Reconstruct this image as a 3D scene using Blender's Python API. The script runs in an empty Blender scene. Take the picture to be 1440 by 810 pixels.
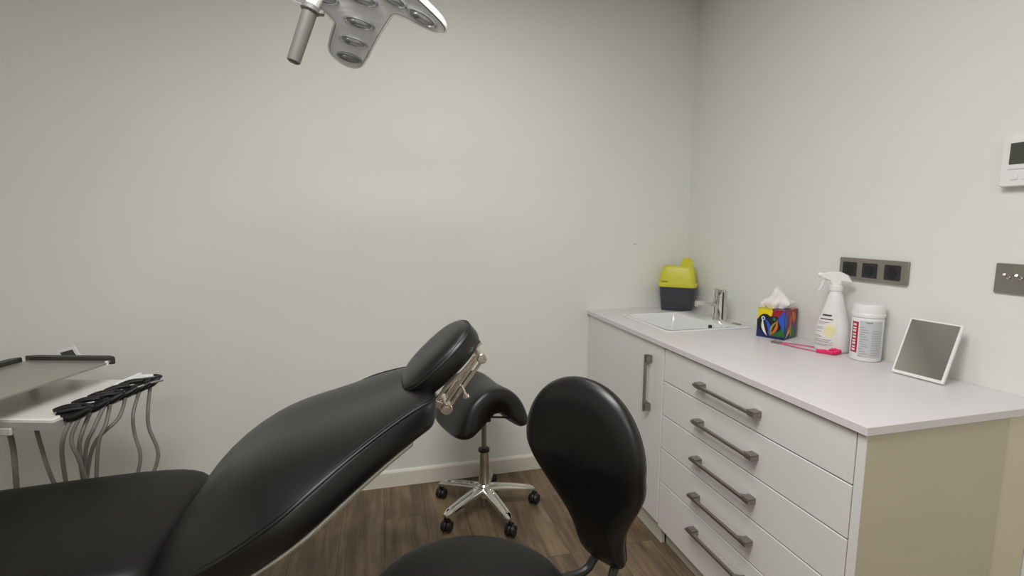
import bpy, bmesh, math, random
from mathutils import Vector as V, Matrix, noise
random.seed(4)
C = bpy.context.scene
COL = C.collection
PI = math.pi

# ------------------------------------------------------------------ camera
cam_d = bpy.data.cameras.new('camera'); cam = bpy.data.objects.new('camera', cam_d); COL.objects.link(cam)
cam_d.sensor_width = 36; cam_d.lens = 706.3 / 1440 * 36; cam_d.clip_start = 0.02
yaw, pitch, roll = 0.2541, 0.1268, 0.0030
fw = V((math.sin(yaw) * math.cos(pitch), math.cos(yaw) * math.cos(pitch), -math.sin(pitch)))
rt = V((math.cos(yaw), -math.sin(yaw), 0)); up = rt.cross(fw)
r2 = rt * math.cos(roll) + up * math.sin(roll); u2 = up * math.cos(roll) - rt * math.sin(roll)
m3 = Matrix((r2, u2, -fw)).transposed()
cam.matrix_world = Matrix.Translation((-1.7315, -2.5894, 1.3791)) @ m3.to_4x4()
C.camera = cam

# ------------------------------------------------------------------ light, exposure
w = bpy.data.worlds.new('world'); C.world = w; w.use_nodes = True
w.node_tree.nodes['Background'].inputs[0].default_value = (0.9, 0.95, 1, 1)
w.node_tree.nodes['Background'].inputs[1].default_value = 0.05
C.view_settings.view_transform = 'Standard'; C.view_settings.look = 'None'
C.view_settings.exposure = 0.13; C.view_settings.gamma = 1; C.view_settings.use_curve_mapping = False

def area(name, loc, sx, sy, power, col, rot=(0, 0, 0)):
    d = bpy.data.lights.new(name, 'AREA'); d.shape = 'RECTANGLE'; d.size = sx; d.size_y = sy
    d.energy = power; d.color = col
    o = bpy.data.objects.new(name, d); o.location = loc; o.rotation_euler = rot; COL.objects.link(o); return o
CEIL = 2.6
area('ceiling_area_light', (-1.85, -2.05, CEIL - 0.012), 1.2, 0.6, 36, (1, 0.98, 0.985))
area('ceiling_area_light', (-1.45, -1.05, CEIL - 0.012), 0.6, 0.6, 5.5, (1, 0.98, 0.98))
area('ceiling_area_light', (-2.0, -3.9, CEIL - 0.012), 1.2, 0.6, 19, (1, 0.975, 0.96))  # fill light added behind the camera to lift lower wall and lamp underside

# ------------------------------------------------------------------ materials
def lin(c): return tuple(((x / 255) / 12.92 if x / 255 <= 0.04045 else ((x / 255 + 0.055) / 1.055) ** 2.4) for x in c) + (1,)
def mat(name, rgb, rough=0.5, metal=0.0, bump=0.0, bscale=200, var=0.0, vscale=6, coat=0.0, spec=0.5, trans=0.0, emit=0.0):
    m = bpy.data.materials.new(name); m.use_nodes = True; nt = m.node_tree; b = nt.nodes['Principled BSDF']
    b.inputs['Base Color'].default_value = lin(rgb); b.inputs['Roughness'].default_value = rough
    b.inputs['Metallic'].default_value = metal; b.inputs['Coat Weight'].default_value = coat
    b.inputs['Specular IOR Level'].default_value = spec; b.inputs['Transmission Weight'].default_value = trans
    if emit: b.inputs['Emission Color'].default_value = lin(rgb); b.inputs['Emission Strength'].default_value = emit
    tc = nt.nodes.new('ShaderNodeTexCoord')
    if var:
        n = nt.nodes.new('ShaderNodeTexNoise'); n.inputs['Scale'].default_value = vscale; n.inputs['Detail'].default_value = 4
        nt.links.new(tc.outputs['Object'], n.inputs['Vector'])
        r = nt.nodes.new('ShaderNodeValToRGB'); a = lin(rgb)
        r.color_ramp.elements[0].color = tuple(x * (1 - var) for x in a[:3]) + (1,)
        r.color_ramp.elements[1].color = tuple(min(1, x * (1 + var)) for x in a[:3]) + (1,)
        r.color_ramp.elements[0].position = .3; r.color_ramp.elements[1].position = .7
        nt.links.new(n.outputs['Fac'], r.inputs['Fac']); nt.links.new(r.outputs['Color'], b.inputs['Base Color'])
    if bump:
        n = nt.nodes.new('ShaderNodeTexNoise'); n.inputs['Scale'].default_value = bscale; n.inputs['Detail'].default_value = 3
        nt.links.new(tc.outputs['Object'], n.inputs['Vector'])
        bp = nt.nodes.new('ShaderNodeBump'); bp.inputs['Strength'].default_value = bump; bp.inputs['Distance'].default_value = .002
        nt.links.new(n.outputs['Fac'], bp.inputs['Height']); nt.links.new(bp.outputs['Normal'], b.inputs['Normal'])
    return m
M = {}
M['leather'] = mat('black_leatherette', (10, 10, 11), .36, bump=.06, bscale=420, var=.06, vscale=9, spec=.6)
M['leather_seam'] = mat('black_welt', (14, 14, 15), .45, bump=.1, bscale=900)
M['leather_soft'] = mat('soft_black_leatherette', (16, 16, 15), .48, bump=.06, bscale=420, var=.06, vscale=9, spec=.3)
M['shell'] = mat('white_shell_plastic', (225, 222, 212), .35, var=.02)
M['wall'] = mat('wall_paint', (228, 229, 222), .75, bump=.05, bscale=90, var=.012, vscale=2)
M['ceiling'] = mat('ceiling_paint', (238, 238, 234), .8, bump=.05, bscale=90)
M['skirting'] = mat('skirting_gloss', (228, 224, 214), .4, bump=.02, bscale=60)
M['laminate'] = mat('white_laminate', (226, 225, 222), .32, bump=.015, bscale=300, var=.01)
M['laminate_shaded'] = mat('white_laminate_shaded', (196, 187, 164), .4, bump=.02, bscale=300, var=.02)  # white laminate, with the end panel's dim warm light put into its colour
M['lit_strip'] = mat('lit_strip_beige', (216, 206, 180), .4, bump=.02, bscale=300, var=.02)  # lighter tone stands in for the lit strip of wall beside the panel
M['worktop'] = mat('white_worktop', (218, 214, 215), .38, bump=.02, bscale=500, var=.01)
M['inside'] = mat('carcass_interior', (150, 148, 143), .6, var=.05)
M['plinth'] = mat('plinth_laminate', (205, 200, 188), .45, var=.03)
M['nickel'] = mat('brushed_nickel', (150, 146, 138), .34, .9, bump=.03, bscale=500, var=.05, vscale=40)
M['plate'] = mat('satin_nickel_plate', (152, 148, 138), .42, .75, bump=.02, bscale=600, var=.05, vscale=20)
M['chrome'] = mat('chrome', (215, 213, 208), .1, 1.0, var=.02)
M['warm_metal'] = mat('cast_bracket_metal', (222, 212, 196), .24, .9, bump=.05, bscale=120, var=.12, vscale=40)
M['black'] = mat('black_plastic', (22, 22, 23), .42, bump=.04, bscale=300, var=.05)
M['rubber'] = mat('grey_black_rubber', (40, 40, 41), .6, bump=.08, bscale=300, var=.05)
M['ceramic'] = mat('white_ceramic', (226, 228, 226), .15, coat=.4, var=.01)
M['white'] = mat('white_plastic', (232, 232, 230), .35, var=.015)
M['tray'] = mat('white_tray', (240, 238, 230), .3, var=.01)
M['tray_grey'] = mat('grey_tray_plastic', (188, 188, 180), .35, var=.03)
M['glass_panel'] = mat('grey_panel_surface', (158, 157, 146), .28, .35, var=.03)
M['dark_bar'] = mat('dark_bumper', (52, 51, 47), .5, bump=.03, bscale=300, var=.05)
M['hose'] = mat('grey_hose', (112, 110, 102), .5, bump=.2, bscale=700, var=.06, vscale=60)
M['bin'] = mat('dark_slate_plastic', (56, 60, 66), .42, bump=.03, bscale=300, var=.04)
M['lime'] = mat('lime_yellow_plastic', (206, 202, 58), .38, bump=.03, bscale=300, var=.04)
M['lime_dark'] = mat('lime_yellow_mark', (140, 142, 30), .45, var=.04)
M['pink'] = mat('hot_pink_plastic', (232, 30, 104), .35, var=.05)
M['pink_cord'] = mat('pink_cord', (205, 84, 124), .5, bump=.2, bscale=900, var=.06)
M['tissue'] = mat('tissue_paper', (236, 234, 230), .85, bump=.15, bscale=120, var=.02)
M['red'] = mat('crimson_print', (176, 24, 56), .45, var=.05)
M['label'] = mat('pale_grey_label', (196, 198, 200), .5, var=.02)
M['print'] = mat('grey_print', (128, 128, 130), .6, var=.1)
M['print_dark'] = mat('dark_print', (58, 58, 62), .6, var=.1)
M['label_pink'] = mat('pale_label_paper', (226, 222, 219), .5, var=.02)
M['label_yellow'] = mat('pale_yellow_print', (229, 222, 158), .5, var=.05)
M['screen'] = mat('dark_lcd', (74, 76, 68), .25, var=.05)
M['mirror'] = mat('mirror_glass', (240, 240, 239), .08, 1.0, var=.01)
M['lamp_under'] = mat('grey_lamp_cover', (244, 247, 252), .22, spec=.6, var=.03, coat=.5)
M['lens'] = mat('lamp_lens', (190, 194, 198), .2, .35, var=.25, vscale=40, coat=.6)
M['lens_dark'] = mat('lamp_lens_socket', (140, 144, 148), .25, .2, var=.2, vscale=60)
M['lamp_grip'] = mat('grey_lamp_grip', (112, 111, 105), .45, bump=.02, bscale=400, var=.03)
M['lamp_white'] = mat('white_lamp_shell', (236, 236, 234), .25, coat=.3, var=.01)
for n_, c_ in dict(navy=(28, 34, 92), green=(36, 104, 52), yellow=(226, 204, 26), orange=(206, 104, 44), blue=(44, 88, 190), crimson=(150, 32, 48), white=(230, 230, 226), black=(20, 20, 26), purple=(84, 48, 120), grey=(120, 122, 120), olive=(150, 140, 60)).items():
    M['ink_' + n_] = mat('printed_card_' + n_, c_, .4, var=.05, vscale=30)

def floor_mat():
    m = bpy.data.materials.new('wood_plank_floor'); m.use_nodes = True; nt = m.node_tree; b = nt.nodes['Principled BSDF']; L = nt.links
    tc = nt.nodes.new('ShaderNodeTexCoord'); sp = nt.nodes.new('ShaderNodeSeparateXYZ'); L.new(tc.outputs['Object'], sp.inputs[0])
    cb = nt.nodes.new('ShaderNodeCombineXYZ'); L.new(sp.outputs['Y'], cb.inputs['X']); L.new(sp.outputs['X'], cb.inputs['Y'])
    mp = nt.nodes.new('ShaderNodeMapping'); mp.inputs['Location'].default_value = (0.31, 0.045, 0); L.new(cb.outputs[0], mp.inputs[0])
    br = nt.nodes.new('ShaderNodeTexBrick'); L.new(mp.outputs[0], br.inputs['Vector'])
    br.inputs['Scale'].default_value = 1; br.inputs['Brick Width'].default_value = 1.2; br.inputs['Row Height'].default_value = .19
    br.inputs['Mortar Size'].default_value = .0012; br.inputs['Mortar Smooth'].default_value = .3; br.offset = .37
    br.inputs['Color1'].default_value = (0, 0, 0, 1); br.inputs['Color2'].default_value = (1, 1, 1, 1); br.inputs['Mortar'].default_value = (.5, .5, .5, 1)
    ad = nt.nodes.new('ShaderNodeVectorMath'); ad.operation = 'MULTIPLY_ADD'
    L.new(br.outputs['Color'], ad.inputs[0]); ad.inputs[1].default_value = (3, 7, 5); L.new(cb.outputs[0], ad.inputs[2])
    m2 = nt.nodes.new('ShaderNodeMapping'); m2.inputs['Scale'].default_value = (2.2, 26, 1); L.new(ad.outputs[0], m2.inputs[0])
    n1 = nt.nodes.new('ShaderNodeTexNoise'); n1.inputs['Scale'].default_value = 1; n1.inputs['Detail'].default_value = 7; n1.inputs['Roughness'].default_value = .62; n1.inputs['Distortion'].default_value = .6
    L.new(m2.outputs[0], n1.inputs['Vector'])
    m4 = nt.nodes.new('ShaderNodeMapping'); m4.inputs['Scale'].default_value = (3.0, 7, 1); L.new(ad.outputs[0], m4.inputs[0])
    n2 = nt.nodes.new('ShaderNodeTexNoise'); n2.inputs['Scale'].default_value = 1.3; n2.inputs['Detail'].default_value = 4; L.new(m4.outputs[0], n2.inputs['Vector'])
    mx = nt.nodes.new('ShaderNodeMix'); mx.data_type = 'FLOAT'; mx.inputs[0].default_value = .45
    L.new(n1.outputs['Fac'], mx.inputs[2]); L.new(n2.outputs['Fac'], mx.inputs[3])
    cr = nt.nodes.new('ShaderNodeValToRGB'); e = cr.color_ramp.elements
    e[0].position = .33; e[0].color = lin((72, 59, 45)); e[1].position = .68; e[1].color = lin((146, 124, 98))
    k = e.new(.48); k.color = lin((103, 86, 67))
    L.new(mx.outputs[0], cr.inputs['Fac'])
    hs = nt.nodes.new('ShaderNodeHueSaturation'); L.new(cr.outputs['Color'], hs.inputs['Color'])
    vr = nt.nodes.new('ShaderNodeMapRange'); vr.inputs['To Min'].default_value = .8; vr.inputs['To Max'].default_value = 1.12
    L.new(br.outputs['Color'], vr.inputs[0]); L.new(vr.outputs[0], hs.inputs['Value'])
    mm = nt.nodes.new('ShaderNodeMix'); mm.data_type = 'RGBA'; L.new(br.outputs['Fac'], mm.inputs[0]); L.new(hs.outputs['Color'], mm.inputs[6]); mm.inputs[7].default_value = lin((40, 32, 27))
    L.new(mm.outputs[2], b.inputs['Base Color']); b.inputs['Roughness'].default_value = .5
    bp = nt.nodes.new('ShaderNodeBump'); bp.inputs['Strength'].default_value = .15; bp.inputs['Distance'].default_value = .001
    L.new(n1.outputs['Fac'], bp.inputs['Height']); L.new(bp.outputs['Normal'], b.inputs['Normal'])
    return m
M['floor'] = floor_mat()

# ------------------------------------------------------------------ helpers
def box(bm, x0, x1, y0, y1, z0, z1, b=0.0, mtx=None, seg=1):
    r = bmesh.ops.create_cube(bm, size=1); vs = r['verts']
    for v in vs: v.co = V((x0 + (v.co.x + .5) * (x1 - x0), y0 + (v.co.y + .5) * (y1 - y0), z0 + (v.co.z + .5) * (z1 - z0)))
    if b:
        es = list({e for v in vs for e in v.link_edges})
        o = bmesh.ops.bevel(bm, geom=es, offset=b, segments=seg, affect='EDGES', profile=.5)
        vs = list({v for f in o['faces'] for v in f.verts} | {v for v in vs if v.is_valid})
    if mtx is not None:
        for v in vs: v.co = mtx @ v.co
    return vs
def loft(bm, rings, caps=(True, True), closed=True):
    R = [[bm.verts.new(p) for p in ring] for ring in rings]; n = len(R[0])
    for a, b in zip(R, R[1:]):
        for i in range(n if closed else n - 1):
            j = (i + 1) % n
            bm.faces.new((a[i], a[j], b[j], b[i]))
    if caps[0]: bm.faces.new(R[0][::-1])
    if caps[1]: bm.faces.new(R[-1])
    return R
def frame(d):
    d = V(d).normalized(); a = V((0, 0, 1)) if abs(d.z) < .9 else V((1, 0, 0))
    u = d.cross(a).normalized(); return u, d.cross(u)
def cyl(bm, p0, p1, r0, r1=None, seg=20, b=0.0):
    p0, p1 = V(p0), V(p1); r1 = r0 if r1 is None else r1; u, v = frame(p1 - p0); d = (p1 - p0).normalized()
    ring = lambda p, r: [p + (u * math.cos(2 * PI * i / seg) + v * math.sin(2 * PI * i / seg)) * r for i in range(seg)]
    if b: loft(bm, [ring(p0, r0 - b), ring(p0 + d * b, r0), ring(p1 - d * b, r1), ring(p1, r1 - b)])
    else: loft(bm, [ring(p0, r0), ring(p1, r1)])
def smooth_pts(P, sub=6, closed=False):
    P = [V(p) for p in P]; out = []; n = len(P)
    for i in range(n if closed else n - 1):
        p0 = P[i - 1] if (i or closed) else P[0]; p1 = P[i]; p2 = P[(i + 1) % n]; p3 = P[(i + 2) % n] if (closed or i + 2 < n) else P[-1]
        for k in range(sub):
            t = k / sub
            out.append(.5 * ((2 * p1) + (p2 - p0) * t + (2 * p0 - 5 * p1 + 4 * p2 - p3) * t * t + (3 * p1 - p0 - 3 * p2 + p3) * t ** 3))
    if not closed: out.append(P[-1])
    return out
def tube(bm, P, r, seg=8, sub=6, closed=False, smooth=True):
    pts = smooth_pts(P, sub, closed) if smooth else [V(p) for p in P]
    rings = []; u = None; n = len(pts)
    for i, p in enumerate(pts):
        d = (pts[(i + 1) % n] if (closed or i + 1 < n) else p) - (pts[i - 1] if (closed or i) else p); d.normalize()
        if u is None: u = frame(d)[0]
        u = (u - d * u.dot(d)).normalized(); v = d.cross(u)
        rr = r(i / max(1, n - 1)) if callable(r) else r
        rings.append([p + (u * math.cos(2 * PI * k / seg) + v * math.sin(2 * PI * k / seg)) * rr for k in range(seg)])
    if closed: rings.append(rings[0]); loft(bm, rings, (False, False)); bmesh.ops.remove_doubles(bm, verts=bm.verts, dist=1e-6)
    else: loft(bm, rings)
def lathe(bm, prof, c, seg=28, sx=1, sy=1, rz=0):
    c = V(c); R = Matrix.Rotation(rz, 3, 'Z')
    loft(bm, [[c + R @ V((r * sx * math.cos(2 * PI * i / seg), r * sy * math.sin(2 * PI * i / seg), z)) for i in range(seg)] for r, z in prof])
def rrect(x0, x1, y0, y1, r, n=5):
    out = []
    for cx, cy, a in ((x1 - r, y1 - r, 0), (x0 + r, y1 - r, 90), (x0 + r, y0 + r, 180), (x1 - r, y0 + r, 270)):
        for k in range(n + 1):
            t = math.radians(a + 90 * k / n); out.append((cx + r * math.cos(t), cy + r * math.sin(t)))
    return out
def prism(bm, poly, o, u, v, n, d, bev=0.0):
    """polygon in the plane (o,u,v) pushed by d along n"""
    o, u, v, n = V(o), V(u), V(v), V(n)
    ring = lambda k, pol: [o + u * a + v * b + n * k for a, b in pol]
    if bev:
        cx = sum(a for a, b in poly) / len(poly); cy = sum(b for a, b in poly) / len(poly)
        sm = [(cx + (a - cx) * (1 - bev / max(1e-6, math.hypot(a - cx, b - cy))), cy + (b - cy) * (1 - bev / max(1e-6, math.hypot(a - cx, b - cy)))) for a, b in poly]
        s = 1 if d > 0 else -1
        loft(bm, [ring(0, sm), ring(s * bev, poly), ring(d - s * bev, poly), ring(d, sm)])
    else: loft(bm, [ring(0, poly), ring(d, poly)])
def obj(name, bm, m, parent=None, angle=25, subsurf=0, flat=False):
    bmesh.ops.recalc_face_normals(bm, faces=bm.faces)
    me = bpy.data.meshes.new(name); bm.to_mesh(me); bm.free()
    for x in (m if isinstance(m, list) else [m]): me.materials.append(M[x] if isinstance(x, str) else x)
    if not flat:
        me.shade_smooth(); me.set_sharp_from_angle(angle=math.radians(angle))
    o = bpy.data.objects.new(name, me); COL.objects.link(o)
    if subsurf:
        s = o.modifiers.new('subdivision', 'SUBSURF'); s.levels = subsurf; s.render_levels = subsurf
    if parent is not None:
        o.parent = parent
        root = parent
        while root.parent: root = root.parent
        if parent == root and root.type == 'EMPTY': o.matrix_parent_inverse = Matrix.Translation(-root.location) if not any(root.rotation_euler) else (Matrix.Translation(root.location) @ Matrix.Rotation(root.rotation_euler.z, 4, 'Z')).inverted()
    return o
def tag(o, label, cat, group=None):
    o['label'] = label; o['category'] = cat
    if group: o['group'] = group
    return o
def thing(name, label, cat, loc, group=None):
    o = bpy.data.objects.new(name, None); COL.objects.link(o); o.empty_display_size = .05; o.location = loc
    return tag(o, label, cat, group)
def struct(name, bm, m, **k):
    o = obj(name, bm, m, **k); o['kind'] = 'structure'; return o
NB = bmesh.new
def bmb(*a, **k): b = NB(); box(b, *a, **k); return b
def bmc(*a, **k): b = NB(); cyl(b, *a, **k); return b

# ------------------------------------------------------------------ the room
X0, Y0 = -4.3, -4.6
struct('floor', bmb(X0 - .1, .1, Y0 - .1, .1, -.06, 0), 'floor')
struct('ceiling', bmb(X0 - .1, .1, Y0 - .1, .1, CEIL, CEIL + .06), 'ceiling')
def wall_back_mat():
    m = M['wall'].copy(); m.name = 'wall_paint_with_scuff'; nt = m.node_tree; b = nt.nodes['Principled BSDF']; L = nt.links
    src = b.inputs['Base Color'].links[0].from_socket
    tc = nt.nodes.new('ShaderNodeTexCoord'); mp = nt.nodes.new('ShaderNodeMapping'); mp.vector_type = 'POINT'
    s = V((1 / .012, 1, 1 / .0028)); p = V((-.339, 0, 1.269)); mp.inputs['Scale'].default_value = s
    mp.inputs['Location'].default_value = (-p.x * s.x, 0, -p.z * s.z); L.new(tc.outputs['Object'], mp.inputs[0])
    ln = nt.nodes.new('ShaderNodeVectorMath'); ln.operation = 'LENGTH'; L.new(mp.outputs[0], ln.inputs[0])
    mr = nt.nodes.new('ShaderNodeMapRange'); mr.inputs['From Min'].default_value = 1.3; mr.inputs['From Max'].default_value = .6; mr.inputs['To Max'].default_value = .6
    L.new(ln.outputs['Value'], mr.inputs[0])
    mx = nt.nodes.new('ShaderNodeMix'); mx.data_type = 'RGBA'; L.new(mr.outputs[0], mx.inputs[0]); L.new(src, mx.inputs[6]); mx.inputs[7].default_value = lin((140, 138, 132))
    L.new(mx.outputs[2], b.inputs['Base Color']); return m
struct('wall_back', bmb(X0 - .1, .1, 0, .1, 0, CEIL), wall_back_mat())
struct('wall_right', bmb(0, .1, Y0 - .1, 0, 0, CEIL), 'wall')
struct('wall_left', bmb(X0 - .1, X0, Y0 - .1, 0, 0, CEIL), 'wall')
struct('wall_front', bmb(X0, 0, Y0 - .1, Y0, 0, CEIL), 'wall')
b = NB(); prism(b, [(0, 0), (.014, 0), (.014, .076), (.010, .084), (.003, .088), (0, .088)], (X0, 0, 0), (0, -1, 0), (0, 0, 1), (1, 0, 0), -.62 - X0)
struct('baseboard_back', b, 'skirting')

# ------------------------------------------------------------------ base cabinets
YA, YB, YE = -.785, -1.661, -1.687     # split between units, right edge of drawers, outer face of the end panel
FX = -.61
def slab(bm, *a, b=.0012): box(bm, *a, b=b, seg=1)
sc = thing('sink_cabinet', 'white laminate base cabinet with one door under the sink, in the room corner', 'cabinet', (-.3, -.4, 0))
b = NB(); slab(b, -.59, -.137, -.022, -.004, .09, .876); slab(b, -.59, -.137, YA, YA + .017, .09, .876); slab(b, -.59, -.137, YA + .017, -.022, .09, .108); slab(b, -.145, -.137, YA + .017, -.022, .108, .74); slab(b, -.59, -.572, YA + .017, -.022, .845, .876)
obj('carcass', b, 'laminate', sc)
d = obj('door', bmb(FX, FX + .019, YA + .0035, -.006, .097, .873, b=.0015), 'laminate', sc)
def handle(parent, p, along, L=.31):
    """flat bow handle: thin bar on two flared feet; p = middle of the bar's seat on the front"""
    b = NB(); a = V(along); out = V((-1, 0, 0)); c = a.cross(out)
    p = V(p); h = L / 2
    prof = [(-h, .034), (h, .034), (h, .024), (h - .004, 0), (h - .034, 0), (h - .05, .023), (-h + .05, .023), (-h + .034, 0), (-h + .004, 0), (-h, .024)]
    prism(b, prof, p - c * .0045, a, out, c, .009)
    for s in (-1, 1):
        q = p + a * s * (h - .019)
        prism(b, [(-.015, 0), (.015, 0), (.015, .03), (-.015, .03)], q - c * .010, a, out, c, .020, bev=.002)
    obj('handle', b, 'nickel', parent)
handle(d, (FX, -.684, .694), (0, 0, 1), .255)
b = NB(); slab(b, -.588, -.57, YA + .0, -.004, 0, .093)
obj('plinth', b, 'plinth', sc)

dc = thing('drawer_cabinet', 'white laminate base cabinet of five drawers with a plain end panel', 'cabinet', (-.3, -1.22, 0))
b = NB(); slab(b, -.59, -.137, YA - .020, YA - .002, .09, .876); slab(b, -.59, -.137, YB + .002, YA - .02, .09, .108); slab(b, -.145, -.137, YB + .002, YA - .02, .108, .876); slab(b, -.59, -.572, YB + .002, YA - .02, .858, .876)
obj('carcass', b, 'inside', dc)
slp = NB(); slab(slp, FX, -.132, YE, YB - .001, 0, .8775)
ep = obj('end_panel', slp, 'laminate_shaded', dc)
obj('lit_edge_strip', bmb(FX - .0012, FX + .001, YE + .0006, YB - .0016, .001, .8765, b=.0003), 'laminate', ep)  # white strip added so the darkened panel's front edge reads as lit
obj('added_lit_strip', bmb(-.1315, -.003, YE + .004, YE + .018, 0, .8775, b=.001), 'lit_strip', dc)  # added board: its pale colour stands in for light on the wall
ZS = [.873, .733, .587, .441, .295, .085]
HZ = [.800, .660, .515, .370, .232]
for i in range(5):
    f = obj('drawer', bmb(FX, FX + .019, YB + .003, YA - .0045, ZS[i + 1] + .002, ZS[i] - .002, b=.0015), 'laminate', dc)
    handle(f, (FX, -1.189, HZ[i] - .002), (0, 1, 0), .315)
b = NB(); slab(b, -.566, -.55, YB + .003, YA - .003, 0, .088)
obj('plinth', b, 'plinth', dc)

# worktop with a cut-out for the sink
WT, WB = .90, .8785
SX0, SX1, SY0, SY1 = -.512, -.062, -.645, -.185
b = NB()
def ringrect(x0, x1, y0, y1, z): return [(x0, y0, z), (x1, y0, z), (x1, y1, z), (x0, y1, z)]
oT, oB = (-.622, -.002, -1.694, -.002), (-.622, -.002, -1.694, -.002)
hT = (SX0 + .012, SX1 - .012, SY0 + .012, SY1 - .012)
loft(b, [ringrect(*hT, WT), ringrect(oT[0] + .0015, oT[1], oT[2] + .0015, oT[3], WT), ringrect(*oT, WT - .0015), ringrect(*oB, WB), ringrect(*hT, WB), ringrect(*hT, WT)], (False, False))
bmesh.ops.remove_doubles(b, verts=b.verts, dist=1e-5)
tag(obj('worktop', b, 'worktop', angle=20), 'long white worktop running along the right wall over both base cabinets', 'worktop')

# sink
sk = thing('sink', 'white inset sink with square basin set into the worktop at the corner', 'sink', (-.29, -.415, .76))
b = NB()
def rr3(x0, x1, y0, y1, r, z): return [(x, y, z) for x, y in rrect(x0, x1, y0, y1, r)]
BX0, BX1, BY0, BY1 = -.488, -.2, -.618, -.212
loft(b, [rr3(SX0, SX1, SY0, SY1, .02, .9005), rr3(SX0, SX1, SY0, SY1, .02, .9045), rr3(SX0 + .003, SX1 - .003, SY0 + .003, SY1 - .003, .018, .9065),
         rr3(BX0 - .004, BX1 + .004, BY0 - .004, BY1 + .004, .034, .9065), rr3(BX0, BX1, BY0, BY1, .03, .9030), rr3(BX0 + .006, BX1 - .006, BY0 + .006, BY1 - .006, .03, .79), rr3(BX0 + .03, BX1 - .03, BY0 + .03, BY1 - .03, .03, .768),
         rr3(-.36, -.33, -.43, -.40, .014, .765)], (False, True))
obj('basin', b, 'ceramic', sk, angle=50)
b = NB(); lathe(b, [(.001, 0), (.018, 0), (.02, .003), (.012, .006), (.001, .006)], (-.345, -.415, .7655))
obj('drain', b, 'chrome', sk)
b = NB(); cyl(b, (-.196, -0.522, 0.889), (-.2085, -0.522, 0.889), .010)
obj('overflow_hole', b, 'black', sk)
b = NB(); box(b, -.105, -.078, -.585, -.545, .9064, .9076, b=.0004)
obj('badge', b, 'print', sk)

# tap
tp = thing('tap', 'chrome single lever tap standing on the back ledge of the sink', 'tap', (-.10, -.452, .9066))
b = NB(); lathe(b, [(.033, 0), (.034, .003), (.031, .006), (.0295, .012), (.029, .115), (.0295, .117), (.001, .117)], (-.10, -.452, .9066))
obj('body', b, 'chrome', tp)
b = NB(); tube(b, [(-.12, -.448, .985), (-.16, -.438, .989), (-.222, -.422, .991)], .012, seg=14); cyl(b, (-.214, -.424, .995), (-.216, -.423, .974), .012, .010)
obj('spout', b, 'chrome', tp)
b = NB(); lathe(b, [(.029, 0), (.0297, .004), (.029, .026), (.023, .034), (.001, .037)], (-.10, -.452, 1.0245))
tube(b, [(-.10, -.452, 1.05), (-.12, -.46, 1.060), (-.155, -.47, 1.066)], lambda t: .008 - .003 * t, seg=10)
obj('lever', b, 'chrome', tp)

# ------------------------------------------------------------------ things on the worktop
# sharps bin
sb = thing('sharps_bin', 'dark slate waste container with lime yellow lid in the worktop corner', 'container', (-.122, -.115, .9))
BC = V((-.122, -.105, 0)); RZ = math.radians(-38)
def rsec(hx, hy, r, z, dx=0):
    R = Matrix.Rotation(RZ, 3, 'Z'); return [BC + R @ V((x + dx, y, z)) for x, y in rrect(-hx * 1.07, hx * 1.07, -hy, hy, r, 4)]
b = NB(); loft(b, [rsec(.074, .050, .020, .9005), rsec(.077, .053, .022, .906), rsec(.088, .061, .025, 1.03), rsec(.0885, .0615, .025, 1.034)])
obj('body', b, 'bin', sb)
b = NB(); loft(b, [rsec(.096, .066, .03, 1.0345), rsec(.097, .067, .03, 1.048), rsec(.091, .062, .028, 1.054), rsec(.088, .060, .028, 1.075), rsec(.082, .054, .028, 1.125), rsec(.075, .047, .028, 1.143), rsec(.066, .038, .026, 1.150)])
ld = obj('lid', b, 'lime', sb)
b = NB(); R3 = Matrix.Rotation(RZ, 3, 'Z')
prism(b, [(.012, 0), (.074, 0), (.074, .02)] + [(.043 + .031 * math.cos(t), .028 + .027 * math.sin(t)) for t in [PI * k / 10 for k in range(11)]] + [(.012, .02)], BC + R3 @ V((0, .028, 1.14)), R3 @ V((1, 0, 0)), (0, 0, 1), R3 @ V((0, -1, 0)), .012)
obj('flap', b, 'lime', ld)
b = NB(); box(b, -.082, -.047, -.0645, -.0585, 1.062, 1.068, b=.0008)
for v in b.verts: v.co = BC + R3 @ v.co
obj('moulded_mark', b, 'lime_dark', ld)

# tissue box
A_, B_ = V((-.165, -.784, .9003)), V((-.12, -.89, .9003))
tu = (B_ - A_).normalized(); tv = V((-tu.y, tu.x, 0)); S_ = (B_ - A_).length; TH = .124
ctr = A_ + tu * S_ / 2 + tv * S_ / 2
tb = thing('tissue_box', 'small cube tissue box printed in bright navy, yellow, green and blue', 'tissue box', ctr)
b = NB(); prism(b, [(0, 0), (S_, 0), (S_, S_), (0, S_)], A_, tu, tv, (0, 0, 1), TH)
obj('carton', b, 'ink_navy', tb, flat=True)
def ell(cx, cy, a, c, rot=0, n=20): return [(cx + a * math.cos(t) * math.cos(rot) - c * math.sin(t) * math.sin(rot), cy + a * math.cos(t) * math.sin(rot) + c * math.sin(t) * math.cos(rot)) for t in [2 * PI * k / n for k in range(n)]]
def cres(x0, y0, x1, y1, bow, wd, n=12):
    """a curved leaf from (x0,y0) to (x1,y1)"""
    dx, dy = x1 - x0, y1 - y0; L = math.hypot(dx, dy); nx, ny = -dy / L, dx / L; a, c = [], []
    for k in range(n + 1):
        t = k / n; s = math.sin(PI * t); px, py = x0 + dx * t, y0 + dy * t
        a.append((px + nx * (bow + wd) * s, py + ny * (bow + wd) * s)); c.append((px + nx * (bow - wd) * s, py + ny * (bow - wd) * s))
    return a + c[-2:0:-1]
W_ = S_
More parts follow.
